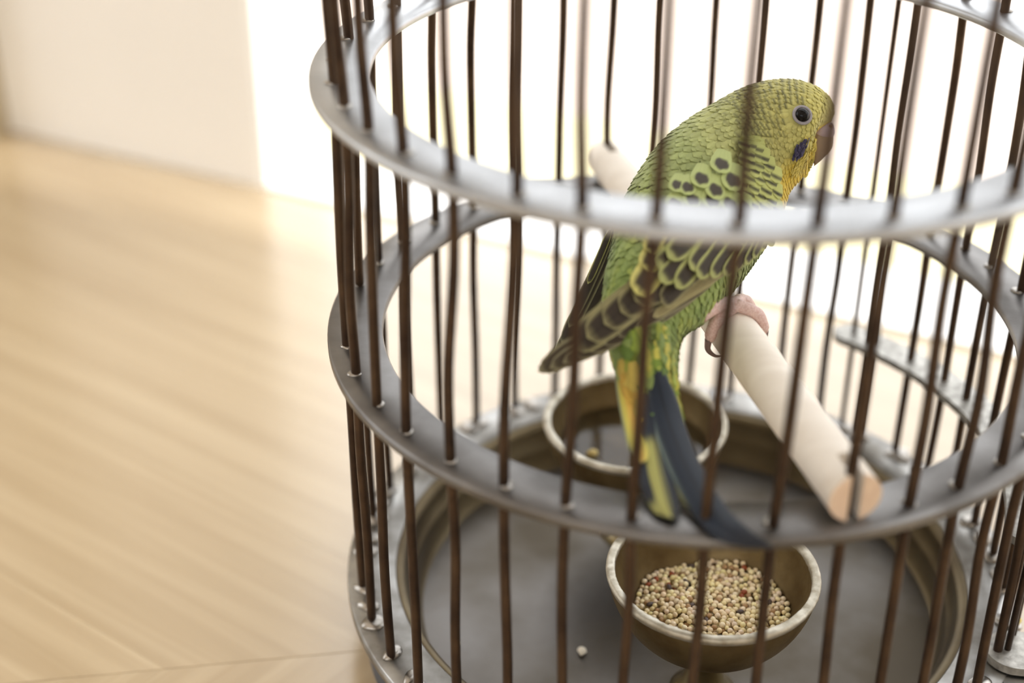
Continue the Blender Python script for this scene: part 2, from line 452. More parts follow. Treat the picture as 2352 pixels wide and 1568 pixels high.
for k in range(NB):
    a1, a2, a3 = (bar_angle(k, t) for t in (1, 2, 3))
    r = random.Random(100+k)
    wob = lambda: (r.uniform(-0.006, 0.006), r.uniform(-0.007, 0.007))
    R0 = 1.002
    pts = [P3(a3, R0, Z3-0.03)]
    d1, e1 = wob(); pts.append(P3(a3*0.62+a2*0.38+d1, R0+e1+0.004, Z3+0.30))
    d1, e1 = wob(); pts.append(P3(a3*0.28+a2*0.72+d1*.6, R0+e1, Z3+0.60))
    pts.append(P3(a2, R0+0.004, Z2))
    d1, e1 = wob(); pts.append(P3(a2*0.66+a1*0.34+d1, R0+e1+0.006, 0.26))
    d1, e1 = wob(); pts.append(P3(a2*0.3+a1*0.7+d1*.7, R0+e1, 0.54))
    pts.append(P3(a1, R0-0.004, Z1))
    d1, e1 = wob(); pts.append(P3(a1+d1, R0+e1+0.004, 1.05))
    pts.append(P3(a1+0.002, R0, 1.53))
    ak = A0 + (k+0.3)*2*math.pi/NB if 13 < k < 19 else a1
    pts.append(P3(ak, 0.93, 1.85)); pts.append(P3(ak, 0.70, 2.18)); pts.append(P3(ak, 0.30, 2.40)); pts.append(P3(ak, 0.07, 2.44))
    cp = catmull(pts, 60)
    v, f = tube(cp, 0.0136, 10)
    bar = link('bar', [W(q) for q in v], f, M_BAR, cage)
    for z, a in ((Z1, a1), (Z2, a2), (Z3, a3), (Z3, a3+0.5*ST+0.04*math.sin(k*7))):
        if z == Z3 and a != a3 and k % 3 == 1: continue
        me = random.Random(k*7+int(z*100)).choice(big if z == Z3 else small)
        o = bpy.data.objects.new('solder_bead', me); COL.objects.link(o); o.parent = bar
        j = random.Random(k*3+int(z*50)+5)
        o.location = W(P3(a + j.uniform(-0.004, 0.006) + (j.uniform(-0.012, 0.02) if z == Z3 else 0), R0 + j.uniform(-0.012, 0.006), z+0.001))
        o.rotation_euler = (0, 0, a + j.uniform(-0.6, 0.6))
v, f = lathe([(0.0, 0.06), (0.05, 0.05), (0.09, 0.0), (0.09, -0.05), (0.05, -0.07), (0.0, -0.07)], (0, 0, 2.44), 32)
link('crown_cap', [W(q) for q in v], f, M_RING, cage)

# cage door: partial hoop at the back right, hinge plate and rods
def arc_strip(name, k0, k1, z, ri, ro, th, mt, label):
    a0_, a1_ = A0+ST*k0, A0+ST*k1; n = 72; g = Geo()
    v = []
    for i in range(n+1):
        t = i/n; a = a0_+(a1_-a0_)*t
        e = min(t, 1-t)*abs(a1_-a0_)/((ro-ri)/2); e = math.sqrt(max(0, 1-(1-min(e, 1))**2)); e = max(e, 0.12)
        c = (ri+ro)/2; h = (ro-ri)/2*e
        for (r, dz) in ((c-h, 0), (c+h, 0), (c+h, -th), (c-h, -th)):
            v.append(P3(a, r, z+dz))
    f = []
    for i in range(n):
        for j in range(4): f.append((i*4+j, i*4+(j+1) % 4, i*4+4+(j+1) % 4, i*4+4+j))
    f += [(3, 2, 1, 0), (n*4, n*4+1, n*4+2, n*4+3)]
    o = link(name, [W(q) for q in v], f, mt, cage, smooth=False)
    o['label'] = label; return o
arc_strip('door_crosspiece', 15.35, 23.65, -0.48, 0.945, 1.065, 0.026, M_TAB, 'short curved grey strip at the back right')
a = A0+ST*23.2
v, f = tube([P3(a, 1.005, z) for z in np.linspace(Z3, 1.53, 12)], 0.0095, 10)
link('door_rod', [W(q) for q in v], f, M_BAR, cage)
# hinge plate
g = Geo(); cpl = np.array([0.985, -0.345, -0.834]); rpl = 0.082; pts = []
for i in range(40):
    t = 2*math.pi*i/40; x = math.cos(t)*rpl; y = math.sin(t)*rpl
    pts.append(cpl + np.array([x + (0.10 if math.cos(t) > 0 else 0), y, 0]))
v = pts + [q-np.array([0, 0, 0.026]) for q in pts]
f = [tuple(range(40)), tuple(reversed(range(40, 80)))] + [(i+40, (i+1) % 40+40, (i+1) % 40, i) for i in range(40)]
hp = link('hinge_plate', [W(q) for q in v], f, M_TAB, cage, smooth=False)
pts = [np.array([1.09+0.15*math.cos(t), -0.42+0.13*math.sin(t), Z3-0.003]) for t in np.linspace(0, 2*math.pi, 40, endpoint=False)]
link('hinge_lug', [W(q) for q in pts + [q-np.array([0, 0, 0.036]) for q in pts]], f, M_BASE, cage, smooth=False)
for (x, y, r_) in ((0.966, -0.345, 0.010), (0.992, -0.275, 0.010)):
    v, f = tube([(x, y, Z3), (x+0.004, y, -0.5), (x+0.01, y+0.01, -0.1), (x+0.01, y+0.01, 0.02)], r_, 10)
    link('hinge_rod', [W(q) for q in v], f, M_BAR, cage)

# ------------------------------------------------------------------ perch (dowel resting on the middle hoop)
pd = np.array([0.3607, -0.9327, 0.0]); pc = np.array([0.0316-0.004, 0.0115, 0.067]); pu = np.array([0, 0, 1.0]); ps = np.cross(pd, pu)
PR = 0.066
perch = thing('perch', 'pale round wooden dowel perch laid across the middle hoop under the bird', 'perch')
def frame(p, base): return W(p) - W(base)
perch.location = W(pc)
def dpt(t, x, y): return frame(pc + pd*t + ps*x + pu*y, pc)
v = []; f = []; n = 40; ts = [-0.93, -0.5, 0, 0.5, 0.93]
for t in ts:
    for j in range(n):
        v.append(dpt(t, PR*math.cos(2*math.pi*j/n), PR*math.sin(2*math.pi*j/n)))
for i in range(len(ts)-1):
    for j in range(n): f.append((i*n+j, i*n+(j+1) % n, (i+1)*n+(j+1) % n, (i+1)*n+j))
f += [tuple(reversed(range(n))), tuple(range((len(ts)-1)*n, len(ts)*n))]
dow = link('dowel', v, f, M_DOWEL, perch)
dow.modifiers.new('b', 'EDGE_SPLIT').split_angle = math.radians(50)
SL = 0.0155
for t0, t1 in ((0.93, 1.02), (-0.93, -1.05)):
    for sgn in (1, -1):
        xs = []
        a_lim = math.acos(SL/PR)
        arc = [(PR*math.cos(q)*sgn, PR*math.sin(q)) for q in np.linspace(-a_lim, a_lim, 18)]
        v = [dpt(t0, x, y) for x, y in arc] + [dpt(t1, x*0.985, y*0.985) for x, y in arc]
        k = len(arc)
        f = [(i, (i+1) % k, k+(i+1) % k, k+i) for i in range(k)] + [tuple(range(k)), tuple(range(k, 2*k))]
        o = link('notched_end', v, f, M_DOWEL, perch)
        o.data.materials.append(M_ENDGRAIN); o.data.polygons[len(f)-1].material_index = 1
        bm = bmesh.new(); bm.from_mesh(o.data); bmesh.ops.recalc_face_normals(bm, faces=bm.faces); bm.to_mesh(o.data); bm.free()
        o.modifiers.new('b', 'EDGE_SPLIT').split_angle = math.radians(40)

# ------------------------------------------------------------------ cups
def cup(name, c, R, depth, label, stem):
    t = thing(name, label, 'cup'); t.location = W(c)
    out = []; inn = []
    for i in range(20):
        q = i/19*math.pi/2
        out.append((R*0.985*math.cos(q)**0.8 if i < 19 else 0.012, -depth*math.sin(q)**1.15))
    th = 0.026
    for i in range(19, -1, -1):
        q = i/19*math.pi/2
        inn.append(((R-th)*math.cos(q)**0.8 if i < 19 else 0.008, -(depth-th*0.9)*math.sin(q)**1.15 if i else -0.012))
    v, f = lathe([(R*0.985, -0.012)] + out[1:] , (0, 0, 0), 96)
    f.append(tuple((len(out)-1) + len(out)*j for j in range(96)))
    link('bowl', [np.array(q)*S for q in v], f, M_CUP, t)
    v, f = lathe(inn, (0, 0, 0), 96); f.append(tuple(len(inn)*j for j in reversed(range(96))))
    link('bowl_lining', [np.array(q)*S for q in v], f, M_CUP, t)
    rp = [(R-th-0.001, -0.016), (R-th, -0.004), (R-th+0.004, 0.0), (R-0.007, 0.001), (R-0.001, -0.004), (R, -0.012), (R*0.988, -0.022)]
    v, f = lathe(rp, (0, 0, 0), 192)
    v = [np.array(q) + rng.normal(0, 0.0011, 3)*(1 if q[2] > -0.003 else 0.2) for q in v]
    o = link('rim', [q*S for q in v], f, M_RIM, t); o['label'] = 'pale worn rim'
    if stem:
        h = PANZ - c[2] + 0.002
        v, f = lathe([(0.046, -depth+0.012), (0.042, -depth-0.02), (0.047, -depth-0.07), (0.062, h+0.05), (0.075, h+0.03), (0.10, h+0.008), (0.10, h)], (0, 0, 0), 48)
        link('stem', [np.array(q)*S for q in v], f, M_STEM, t)
    return t
ZR = -0.58
SEEDC = np.array([0.103, -0.422, ZR]); WATC = np.array([-0.170, 0.330, ZR])
CR = 0.304
cup('seed_cup', SEEDC, CR, 0.27, 'round brass cup of birdseed with worn pale rim, at the front of cage', True)
cup('water_cup', WATC, CR, 0.27, 'round brass cup holding water, behind the hanging tail', True)
# water
wl = -0.105; rw = (CR-0.026)*math.cos(math.asin((0.105/(0.27-0.023))**(1/1.15)))**0.8 + 0.003
prof = [(rw, wl), (rw-0.004, wl-0.003)]
v, f = lathe([(0.004, wl), (rw*0.5, wl), (rw*0.97, wl+0.001), (rw, wl+0.004)], (0, 0, 0), 72)
f.append(tuple(4*j for j in range(72)))
wt = link('water', [np.array(q)*S for q in v], [tuple(reversed(q)) for q in f], None)
prof = [(0.004, wl-0.22 + 0.0)]
bpy.data.objects.remove(wt)
g = Geo()
inn = []
for i in range(12):
    q0 = math.asin((0.105/(0.27-0.0234))**(1/1.15)); q = q0 + (math.pi/2*0.99-q0)*i/11
    inn.append(((CR-0.026)*math.cos(q)**0.8+0.002, -(0.27-0.0234)*math.sin(q)**1.15-0.002))
prof = [(0.003, wl), (rw*0.5, wl), (rw*0.9, wl), (rw, wl+0.002)] + inn[1:]
v, f = lathe(prof, (0, 0, 0), 72)
f.append(tuple(len(prof)*j for j in range(72))); f.append(tuple(len(prof)-1+len(prof)*j for j in reversed(range(72))))
wt = link('water', [np.array(q)*S for q in v], f, M_WATER)
bm = bmesh.new(); bm.from_mesh(wt.data); bmesh.ops.recalc_face_normals(bm, faces=bm.faces); bm.to_mesh(wt.data); bm.free()
wt.location = W(WATC); tag(wt, 'still water filling the brass cup behind the tail', 'water', kind='stuff')

# seeds
bm = bmesh.new(); bmesh.ops.create_icosphere(bm, subdivisions=2, radius=1.0)
ico_v = np.array([v_.co[:] for v_ in bm.verts]); ico_f = [tuple(x.index for x in q.verts) for q in bm.faces]; bm.free()
def seeds():
    V = []; Fc = []; Cc = []; pos = []
    top = -0.142
    tries = 0
    def surf(x, y): return top + 0.030*math.exp(-((x-0.0)**2+(y+0.05)**2)/0.02) + 0.02*x + 0.008*math.sin(17*x+3)*math.cos(15*y)
    while tries < 60000 and len(pos) < 1500:
        tries += 1
        x, y = random.uniform(-.26, .26), random.uniform(-.26, .26)
        z = surf(x, y) - random.choice((0, 0, 0.004, 0.012, 0.022))
        d = math.hypot(x, y)
        zz = min(max((-z)/(0.27-0.0234), 0), 1)
        rmax = (CR-0.026)*math.cos(math.asin(zz**(1/1.15)))**0.8 - 0.010
        if d > rmax: continue
        ok = True
        for (px, py, pz) in pos[-400:] if len(pos) > 2500 else pos:
            if (px-x)**2+(py-y)**2+(pz-z)**2 < 0.0142**2: ok = False; break
        if not ok: continue
        pos.append((x, y, z))
    for i, (x, y, z) in enumerate(pos):
        u = random.random(); s = random.uniform(0.0080, 0.0100)
        el = (1, 0.92, 0.85)
        if u < 0.022: c = lin((150, 74, 38)); el = (1.15, .9, .85)
        elif u < 0.04: c = lin((84, 70, 66)); el = (1.5, .85, .8)
        elif u < 0.12: c = lin((176, 140, 98))
        else:
            base = np.array((246, 230, 190)) + np.array((random.uniform(-16, 14),)*3) + np.array((0, random.uniform(-6, 4), random.uniform(-18, 14)))
            c = lin(np.clip(base, 0, 255))
        q = Matrix.Rotation(random.uniform(0, 6.28), 3, 'Z') @ Matrix.Rotation(random.uniform(-1, 1), 3, 'X')
        vv = (ico_v*np.array(el)*s) @ np.array(q).T + np.array((x, y, z))
        n = len(V); V += list(vv*S); Fc += [tuple(k+n for k in t) for t in ico_f]
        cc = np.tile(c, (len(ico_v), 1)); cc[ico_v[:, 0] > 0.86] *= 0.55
        Cc.append(cc)
    # bed beneath the top grains
    bed = [(0.004, top-0.022)] + [(rr, top-0.022+(0.0 if rr < 0.2 else -0.004)) for rr in (0.08, 0.15, 0.2, 0.215)]
    v, f = lathe(bed, (0, 0, 0), 48); n = len(V)
    V += [np.array(q)*S for q in v]; Fc += [tuple(k+n for k in t) for t in f]; Cc.append(np.tile(lin((150, 124, 84)), (len(v), 1)))
    o = link('birdseed', V, Fc, M_SEED, None, np.vstack(Cc))
    o.location = W(SEEDC)
    tag(o, 'heap of pale millet birdseed with a few red and dark grains in brass cup', 'birdseed', kind='stuff')
seeds()

def hull(p, s, label, mt=M_HULL, flat=0.4):
    vv = ico_v*np.array((1, 0.75, flat))*s
    vv = vv*(1+0.12*np.sin(4*ico_v[:, :1]*3)+0.1*np.cos(5*ico_v[:, 1:2]))
    o = link('seed_husk', vv*S, ico_f, mt); o.location = W(p); o.rotation_euler = (0.2, 0.1, random.uniform(0, 6))
    tag(o, label, 'seed husk', 'loose seed husks in the cage')
hull((-0.27, -0.31, PANZ+0.012), 0.020, 'pale crumb of seed husk on the pan, left of the seed cup')
hull((0.33, -0.55, PANZ+0.012), 0.015, 'small pale husk on the pan, right of the seed cup stem')
hull((-0.66, -0.33, PANZ+0.011), 0.014, 'tiny husk on the pan near the left hoop edge')
hull((-0.302, 0.262, ZR-0.102), 0.020, 'yellow seed husk floating on the water in the rear cup', plain('floating_husk', (226, 206, 140), 0.5), 0.6)
hull((1.012, -0.205, Z3+0.018), 0.018, 'yellowish husk on the base hoop beside the hinge plate', plain('yellow_husk', (200, 180, 90), 0.6), 0.8)

# ------------------------------------------------------------------ the budgerigar
D0 = 4.03
def at(px, py, n):             # a point of the bird: picture position and how far it stands in front of the bird's middle plane
    d = cF + cR*(px-1176)/FPX - cU*(py-784)/FPX
    return CAM_C + d*(D0-n)
PXU = D0/FPX                   # one picture pixel in modelling units at the bird
NEAR = -cF
bird = thing('budgerigar', 'green and yellow budgerigar with barred wings, perched looking right inside the cage', 'bird')

# body stations: back outline, belly outline, depth, half depth in pixels
STN = [((1917, 258), (1909, 281), -0.170, 14), ((1909, 230), (1866, 316), -0.170, 54), ((1872, 199), (1855, 386), -0.170, 84),
       ((1820, 184), (1836, 412), -0.170, 95), ((1760, 188), (1812, 440), -0.170, 99), ((1700, 207), (1802, 470), -0.168, 106),
       ((1640, 241), (1786, 510), -0.160, 118), ((1576, 281), (1767, 548), -0.142, 132), ((1514, 336), (1737, 592), -0.112, 142),
       ((1459, 415), (1702, 640), -0.068, 146), ((1426, 490), (1662, 690), -0.015, 142), ((1411, 562), (1614, 738), 0.045, 130),
       ((1393, 642), (1573, 764), 0.100, 112), ((1390, 722), (1557, 792), 0.150, 90), ((1402, 792), (1553, 832), 0.190, 70),
       ((1420, 862), (1552, 890), 0.230, 46), ((1440, 930), (1560, 945), 0.260, 22)]
arr = np.array([[*a_, *b_, c_, d_] for a_, b_, c_, d_ in STN], float)
NS, NT = 120, 72
sta = catmull(arr, NS)
def body_pt(i, th):            # i: float station index in [0, NS-1]
    i0 = np.clip(np.floor(i).astype(int), 0, NS-2); fr_ = (i-i0)[..., None]
    s = sta[i0]*(1-fr_) + sta[i0+1]*fr_
    L = s[..., 0:2]; Rr = s[..., 2:4]; c = (L+Rr)/2; h = (L-Rr)/2
    ct, st = np.cos(th), np.sin(th)
    xy = c + h*ct[..., None]
    n = s[..., 4] + s[..., 5]*st*PXU
    return xy, n
def at_v(xy, n):
    d = cF[None] + cR[None]*((xy[:, 0:1]-1176)/FPX) - cU[None]*((xy[:, 1:2]-784)/FPX)
    return CAM_C[None] + d*(D0-n)[:, None]
ii, tt = np.meshgrid(np.arange(NS, dtype=float), np.arange(NT)/NT*2*np.pi, indexing='ij')
bxy, bn = body_pt(ii.ravel(), tt.ravel())
BV = at_v(bxy, bn)

def smooth(a, b, x): 
    t = np.clip((x-a)/(b-a), 0, 1); return t*t*(3-2*t)
def mix(c1, c2, t): return np.asarray(c1)*(1-t)[..., None] + np.asarray(c2)*t[..., None]
def hash2(x, y): 
    v_ = np.sin(x*12.9898+y*78.233)*43758.5453; return v_-np.floor(v_)
def vnoise(x, y, s):
    x = x/s; y = y/s; xi, yi = np.floor(x), np.floor(y); fx, fy = x-xi, y-yi
    fx = fx*fx*(3-2*fx); fy = fy*fy*(3-2*fy)
    return (hash2(xi, yi)*(1-fx)+hash2(xi+1, yi)*fx)*(1-fy)+(hash2(xi, yi+1)*(1-fx)+hash2(xi+1, yi+1)*fx)*fy
C_YEL = lin((214, 204, 112)); C_HEAD = lin((204, 200, 124)); C_NAPE = lin((190, 194, 126)); C_MANT = lin((174, 186, 120))
C_BEL = lin((156, 174, 94)); C_RUMP = lin((140, 160, 86)); C_THROAT = lin((236, 210, 84)); C_VENT = lin((176, 188, 104))
C_DARK = lin((62, 56, 36)); C_BLACK = lin((46, 40, 32))
def body_color(x, y, u, th):
    """pigment of the body plumage; u = 0 face .. 1 tail"""
    c = mix(C_HEAD, C_NAPE, smooth(0.22, 0.36, u))
    c = mix2(c, C_MANT, smooth(0.36, 0.46, u))
    c = mix2(c, C_RUMP, smooth(0.58, 0.70, u))
    c = mix2(c, C_BEL, smooth(0.25, 0.75, -np.cos(th))*smooth(0.42, 0.6, u))
    face = smooth(0.20, 0.08, u)
    c = mix2(c, C_YEL, face*0.7)
    thr = smooth(0.35, 0.8, -np.cos(th))*smooth(0.42, 0.30, u)
    c = mix2(c, C_THROAT, thr)
    vent = smooth(0.74, 0.88, u)
    st_ = vnoise(x*2.2, y*0.45, 22)
    c = mix2(c, C_VENT, vent*smooth(0.35, 0.7, st_))
    c = mix2(c, lin((214, 204, 92)), vent*smooth(0.62, 0.8, st_)*0.8)
    bst = vnoise(x*1.6+y*0.7, y*0.6-x*0.5, 26)
    c = mix2(c, lin((186, 196, 92)), smooth(0.6, 0.85, bst)*smooth(0.5, 0.62, u)*0.5)
    c = mix2(c, lin((96, 120, 52)), smooth(0.40, 0.15, bst)*smooth(0.5, 0.62, u)*0.5)
    return c
def mix2(c1, c2, t): return c1*(1-t)[..., None] + np.asarray(c2)*t[..., None]
def smooth(a, b, x):
    t = np.clip((x-a)/(b-a), 0, 1); return t*t*(3-2*t)
uu = ii.ravel()/(NS-1); th_ = tt.ravel()
faces = []
for i in range(NS-1):
    for j in range(NT):
        faces.append((i*NT+j, (i+1)*NT+j, (i+1)*NT+(j+1) % NT, i*NT+(j+1) % NT))
faces.append(tuple(range(NT))); faces.append(tuple((NS-1)*NT+j for j in reversed(range(NT))))
bc = body_color(bxy[:, 0], bxy[:, 1], uu, th_)*0.9
body = link('body', [W(q) for q in BV], faces, M_PLUME, bird, bc, True, np.zeros((len(BV), 2)))
# normals on a grid for feathers
G = BV.reshape(NS, NT, 3)
dU = np.gradient(G, axis=0); dT = (np.roll(G, -1, 1)-np.roll(G, 1, 1))
NRM = np.cross(dT, dU); NRM /= np.linalg.norm(NRM, axis=2)[..., None]
cen = G.mean(axis=1, keepdims=True)
if ((G-cen)*NRM).sum() < 0: NRM = -NRM
def samp(A_, i, t):
    i = np.clip(i, 0, NS-1.001); j = (t/(2*np.pi)*NT) % NT
    i0 = int(i); j0 = int(j) % NT; fi, fj = i-i0, j-int(j); j1 = (j0+1) % NT
    return (A_[i0, j0]*(1-fi)*(1-fj)+A_[i0+1, j0]*fi*(1-fj)+A_[i0, j1]*(1-fi)*fj+A_[i0+1, j1]*fi*fj)
def near_surface(px, py):      # depth of the body's near side under a picture position
    k = NT//2
    xy = bxy.reshape(NS, NT, 2)[:, :k+1]; d = (xy[..., 0]-px)**2+(xy[..., 1]-py)**2
    i, j = np.unravel_index(np.argmin(d), d.shape)
    return bn.reshape(NS, NT)[i, j], i, j/NT*2*np.pi

class Feathers:
    def __init__(s): s.v = []; s.f = []; s.c = []; s.uv = []; s.n = 0
    def grid(s, P, C, UV):
        r_, c_ = P.shape[:2]; b_ = s.n
        s.v.append(P.reshape(-1, 3)); s.c.append(C.reshape(-1, 3)); s.uv.append(UV.reshape(-1, 2)); s.n += r_*c_
        for i in range(r_-1):
            for j in range(c_-1):
                a_ = b_+i*c_+j; s.f.append((a_, a_+1, a_+c_+1, a_+c_))
    def build(s, name, mt, parent):
        v = np.vstack(s.v)
        return link(name, W(v), s.f, mt, parent, np.vstack(s.c), True, np.vstack(s.uv))

def blade(cl, nr, hw, camber, colfn, rows, cols, shape):
    """feather blade: centre line cl (rows,3), normals nr, half width, colour function of s,t"""
    tg = np.gradient(cl, axis=0); tg /= np.linalg.norm(tg, axis=1)[:, None]
    lat = np.cross(tg, nr); lat /= np.linalg.norm(lat, axis=1)[:, None]
    s_ = np.linspace(0, 1, rows); t_ = np.linspace(-1, 1, cols)
    w_ = hw*shape(s_)
    P = cl[:, None]+lat[:, None]*(w_[:, None]*t_[None])[..., None]-nr[:, None]*(camber*w_[:, None]*(t_**2)[None])[..., None]
    ss, tt_ = np.meshgrid(s_, t_, indexing='ij')
    return P, colfn(ss, tt_), np.stack([tt_, ss], -1)
def sh_round(s): return np.where(s < 0.6, 0.62+0.38*np.sin(np.clip(s/0.6, 0, 1)*np.pi/2), np.sqrt(np.clip(1-((s-0.6)/0.4)**2, 0, 1))*0.995+0.005)
def sh_long(s): return np.where(s < 0.25, 0.45+0.55*np.sin(np.clip(s/0.25, 0, 1)*np.pi/2), np.where(s < 0.78, 1.0, np.sqrt(np.clip(1-((s-0.78)/0.22)**2, 0, 1))*0.995+0.005))
def sh_point(s): return np.where(s < 0.2, 0.5+0.5*np.sin(np.clip(s/0.2, 0, 1)*np.pi/2), np.where(s < 0.55, 1.0, np.clip(1-((s-0.55)/0.45)**1.7, 0.01, 1)))

EYE = (1842, 265)
pl = Feathers()
cumlen = np.concatenate([[0], np.cumsum(np.linalg.norm(np.diff(G.mean(axis=1), axis=0), axis=1))])/PXU
pos_ = 8.0; row = 0
while pos_ < cumlen[-1]-4:
    i = np.interp(pos_, cumlen, np.arange(NS)); u = i/(NS-1)
    ln = np.interp(u, [0, 0.10, 0.28, 0.4, 0.55, 0.8, 1], [12, 17, 24, 36, 44, 52, 60])
    wd2 = np.interp(u, [0, 0.10, 0.28, 0.4, 0.55, 0.8, 1], [5, 7.5, 10.5, 15, 18, 17, 15])
    s0 = sta[int(i)]; hx = math.hypot(s0[0]-s0[2], s0[1]-s0[3])/2; per = math.pi*(hx+s0[5])*1.02
    nf = max(6, int(per/(wd2*1.25)))
    roff = random.random()
    for q in range(nf):
        th = (q + roff + random.uniform(-0.3, 0.3))/nf*2*math.pi
        jj = random.uniform(-0.3, 0.3)*ln*(0.3 if not 0.09 < u < 0.32 else 0.12)
        i_ = np.interp(np.clip(pos_+jj, 0, cumlen[-1]), cumlen, np.arange(NS))
        p = samp(G, i_, th); n_ = samp(NRM, i_, th); n_ /= np.linalg.norm(n_)
        xy, _ = body_pt(np.array([i_]), np.array([th])); px, py = xy[0]
        nearside = math.sin(th) > -0.05
        if nearside and (px-EYE[0])**2+(py-EYE[1])**2 < 27**2: continue
        tdir = samp(dU, i_, th); tdir -= n_*(tdir @ n_); tl = np.linalg.norm(tdir)
        if tl < 1e-9: continue
        tdir /= tl
        rows = 5
        # face feathers sweep back from the beak; others lie along the body
        l = ln*random.uniform(0.9, 1.15)*PXU
        cl = []; nn = []
        for k in range(rows):
            x = k/(rows-1)
            ik = np.interp(np.interp(i_, np.arange(NS), cumlen)+l/PXU*x, cumlen, np.arange(NS))
            if ik >= NS-1.01:
                g_ = samp(G, NS-1.01, th) + tdir*l*(x)*0.5
            else: g_ = samp(G, ik, th)
            lift = (0.0012 + 0.0055*x*(0.4+ln/45))*(1 if u > 0.05 else 0.5)
            nk = samp(NRM, min(ik, NS-1.01), th); nk /= np.linalg.norm(nk)
            cl.append(g_+nk*lift); nn.append(nk)
        cl = np.array(cl); nn = np.array(nn)
        if np.linalg.norm(cl[-1]-cl[0]) < l*0.3: continue
        base = body_color(np.array([px]), np.array([py]), np.array([u]), np.array([th]))[0]
        base = base*random.uniform(0.88, 1.1)
        ct = math.cos(th)
        # dark bars: crown, nape and cheeks (not the face mask or the throat)
        barw = 0.0
        if 0.10 < u < 0.30 and ct > 0.10: barw = float(smooth(0.10, 0.15, np.array(u))*smooth(0.12, 0.42, np.array(ct)))*0.85
        if 0.2 < u < 0.40: barw = max(barw, float(smooth(0.40, 0.30, np.array(u))*smooth(-0.45, 0.2, np.array(ct)))*0.75)
        if 0.40 <= u < 0.56: barw = max(barw, 0.16)
        if 0.05 < u < 0.30 and -0.6 < ct < 0.3: barw = max(barw, 0.14)
        barw *= random.choice((0.35, 0.7, 0.9, 1.0, 1.0))
        dark = lin((58, 58, 34))
        def cf(s, t, base=base, barw=barw, dark=dark):
            k_ = np.exp(-((s-0.74)/0.13)**2)*barw
            e_ = base*(1+0.10*(s-0.5))[..., None]*(1-0.10*np.abs(t))[..., None]
            return mix2(e_, dark, k_)
        P, C_, UV = blade(cl, nn, wd2*PXU, 0.22, cf, rows, 5, sh_round)
        pl.grid(P, C_, UV)
    pos_ += 11.0 if 0.09 < u < 0.32 else ln*0.36; row += 1
o = pl.build('body_feathers', M_PLUME, bird); o['kind'] = 'stuff'

# ---- wings
wing = link('wing', [(0, 0, 0)], [], None, bird); bpy.data.meshes.remove(wing.data)
S_, T_ = np.array((1790., 400.)), np.array((1233., 857.)); WL = np.linalg.norm(T_-S_); E1 = (T_-S_)/WL; E2 = np.array((E1[1]*-1, E1[0]))
if E2[1] > 0: E2 = -E2
def wing_n(px, py):
    q = np.array((px, py))-S_; a_ = (q @ E1)/WL; c_ = (q @ E2)
    return float(np.interp(a_, [-0.1, 0, 0.2, 0.4, 0.6, 0.8, 1.0], [-0.07, -0.025, 0.085, 0.185, 0.262, 0.312, 0.325])) - 0.05*((c_-20)/130)**2
# wing core: a thin solid sheet under the feathers
up = catmull([(1770, 392), (1690, 400), (1600, 440), (1530, 500), (1496, 550), (1470, 612), (1389, 702), (1338, 748), (1285, 790), (1236, 842)], 60)
lo = catmull([(1792, 420), (1790, 480), (1765, 552), (1715, 600), (1627, 652), (1515, 724), (1487, 742), (1400, 783), (1329, 824), (1246, 858)], 60)
def sheet(up, lo, nfun, thick, mt, name, parent, colr, col2=None):
    v = []; f = []; m = len(up); K = 9
    for side in (0, 1):
        for i in range(m):
            for j in range(K):
                t = j/(K-1); q = up[i]*(1-t)+lo[i]*t
                n_ = nfun(*q) - 0.012 - (thick if side else 0)*(1-abs(2*t-1)**3)
                v.append(at(q[0], q[1], n_))
    for side in (0, 1):
        for i in range(m-1):
            for j in range(K-1):
                a_ = side*m*K+i*K+j; q = (a_, a_+1, a_+K+1, a_+K); f.append(q if side else tuple(reversed(q)))
    cc = np.tile(colr, (len(v), 1))
    if col2 is not None:
        tt_ = np.tile(np.repeat(np.linspace(0, 1, m), K), 2)
        tj = np.tile(np.tile(np.linspace(0, 1, K), m), 2)
        k = smooth(0.50, 0.34, tt_ - 0.05*tj); cc = mix2(cc, col2, k)
    return link(name, [W(q) for q in v], f, mt, parent, cc, True, np.zeros((len(v), 2)))
wing = sheet(up, lo, wing_n, 0.04, M_QUILL, 'wing', bird, lin((74, 64, 48)), lin((176, 184, 104)))
wing['label'] = 'near wing, dark feathers edged yellow green'

def px_feather(name, parent, pts, hw, colfn, lift0, lift1, nfun, rows=22, cols=13, camber=0.12, shape=sh_long, mt=None, acc=None, nr=None):
    c2 = catmull(np.array(pts, float), rows)
    cl = np.array([at(q[0], q[1], nfun(q[0], q[1]) + lift0+(lift1-lift0)*k/(rows-1)) for k, q in enumerate(c2)])
    # sheet normal from finite differences
    nn = []
    for q in c2:
        e = 6.0
        p0 = at(q[0], q[1], nfun(*q)); p1 = at(q[0]+e, q[1], nfun(q[0]+e, q[1])); p2 = at(q[0], q[1]+e, nfun(q[0], q[1]+e))
        k = np.cross(p1-p0, p2-p0); k /= np.linalg.norm(k)
        if k @ NEAR < 0: k = -k
        nn.append(k)
    P, C_, UV = blade(cl, np.array(nn), hw*PXU, camber, colfn, rows, cols, shape)
    if acc is not None: acc.grid(P, C_, UV); return None
    g_ = Feathers(); g_.grid(P, C_, UV)
    return g_.build(name, mt or M_QUILL, parent)

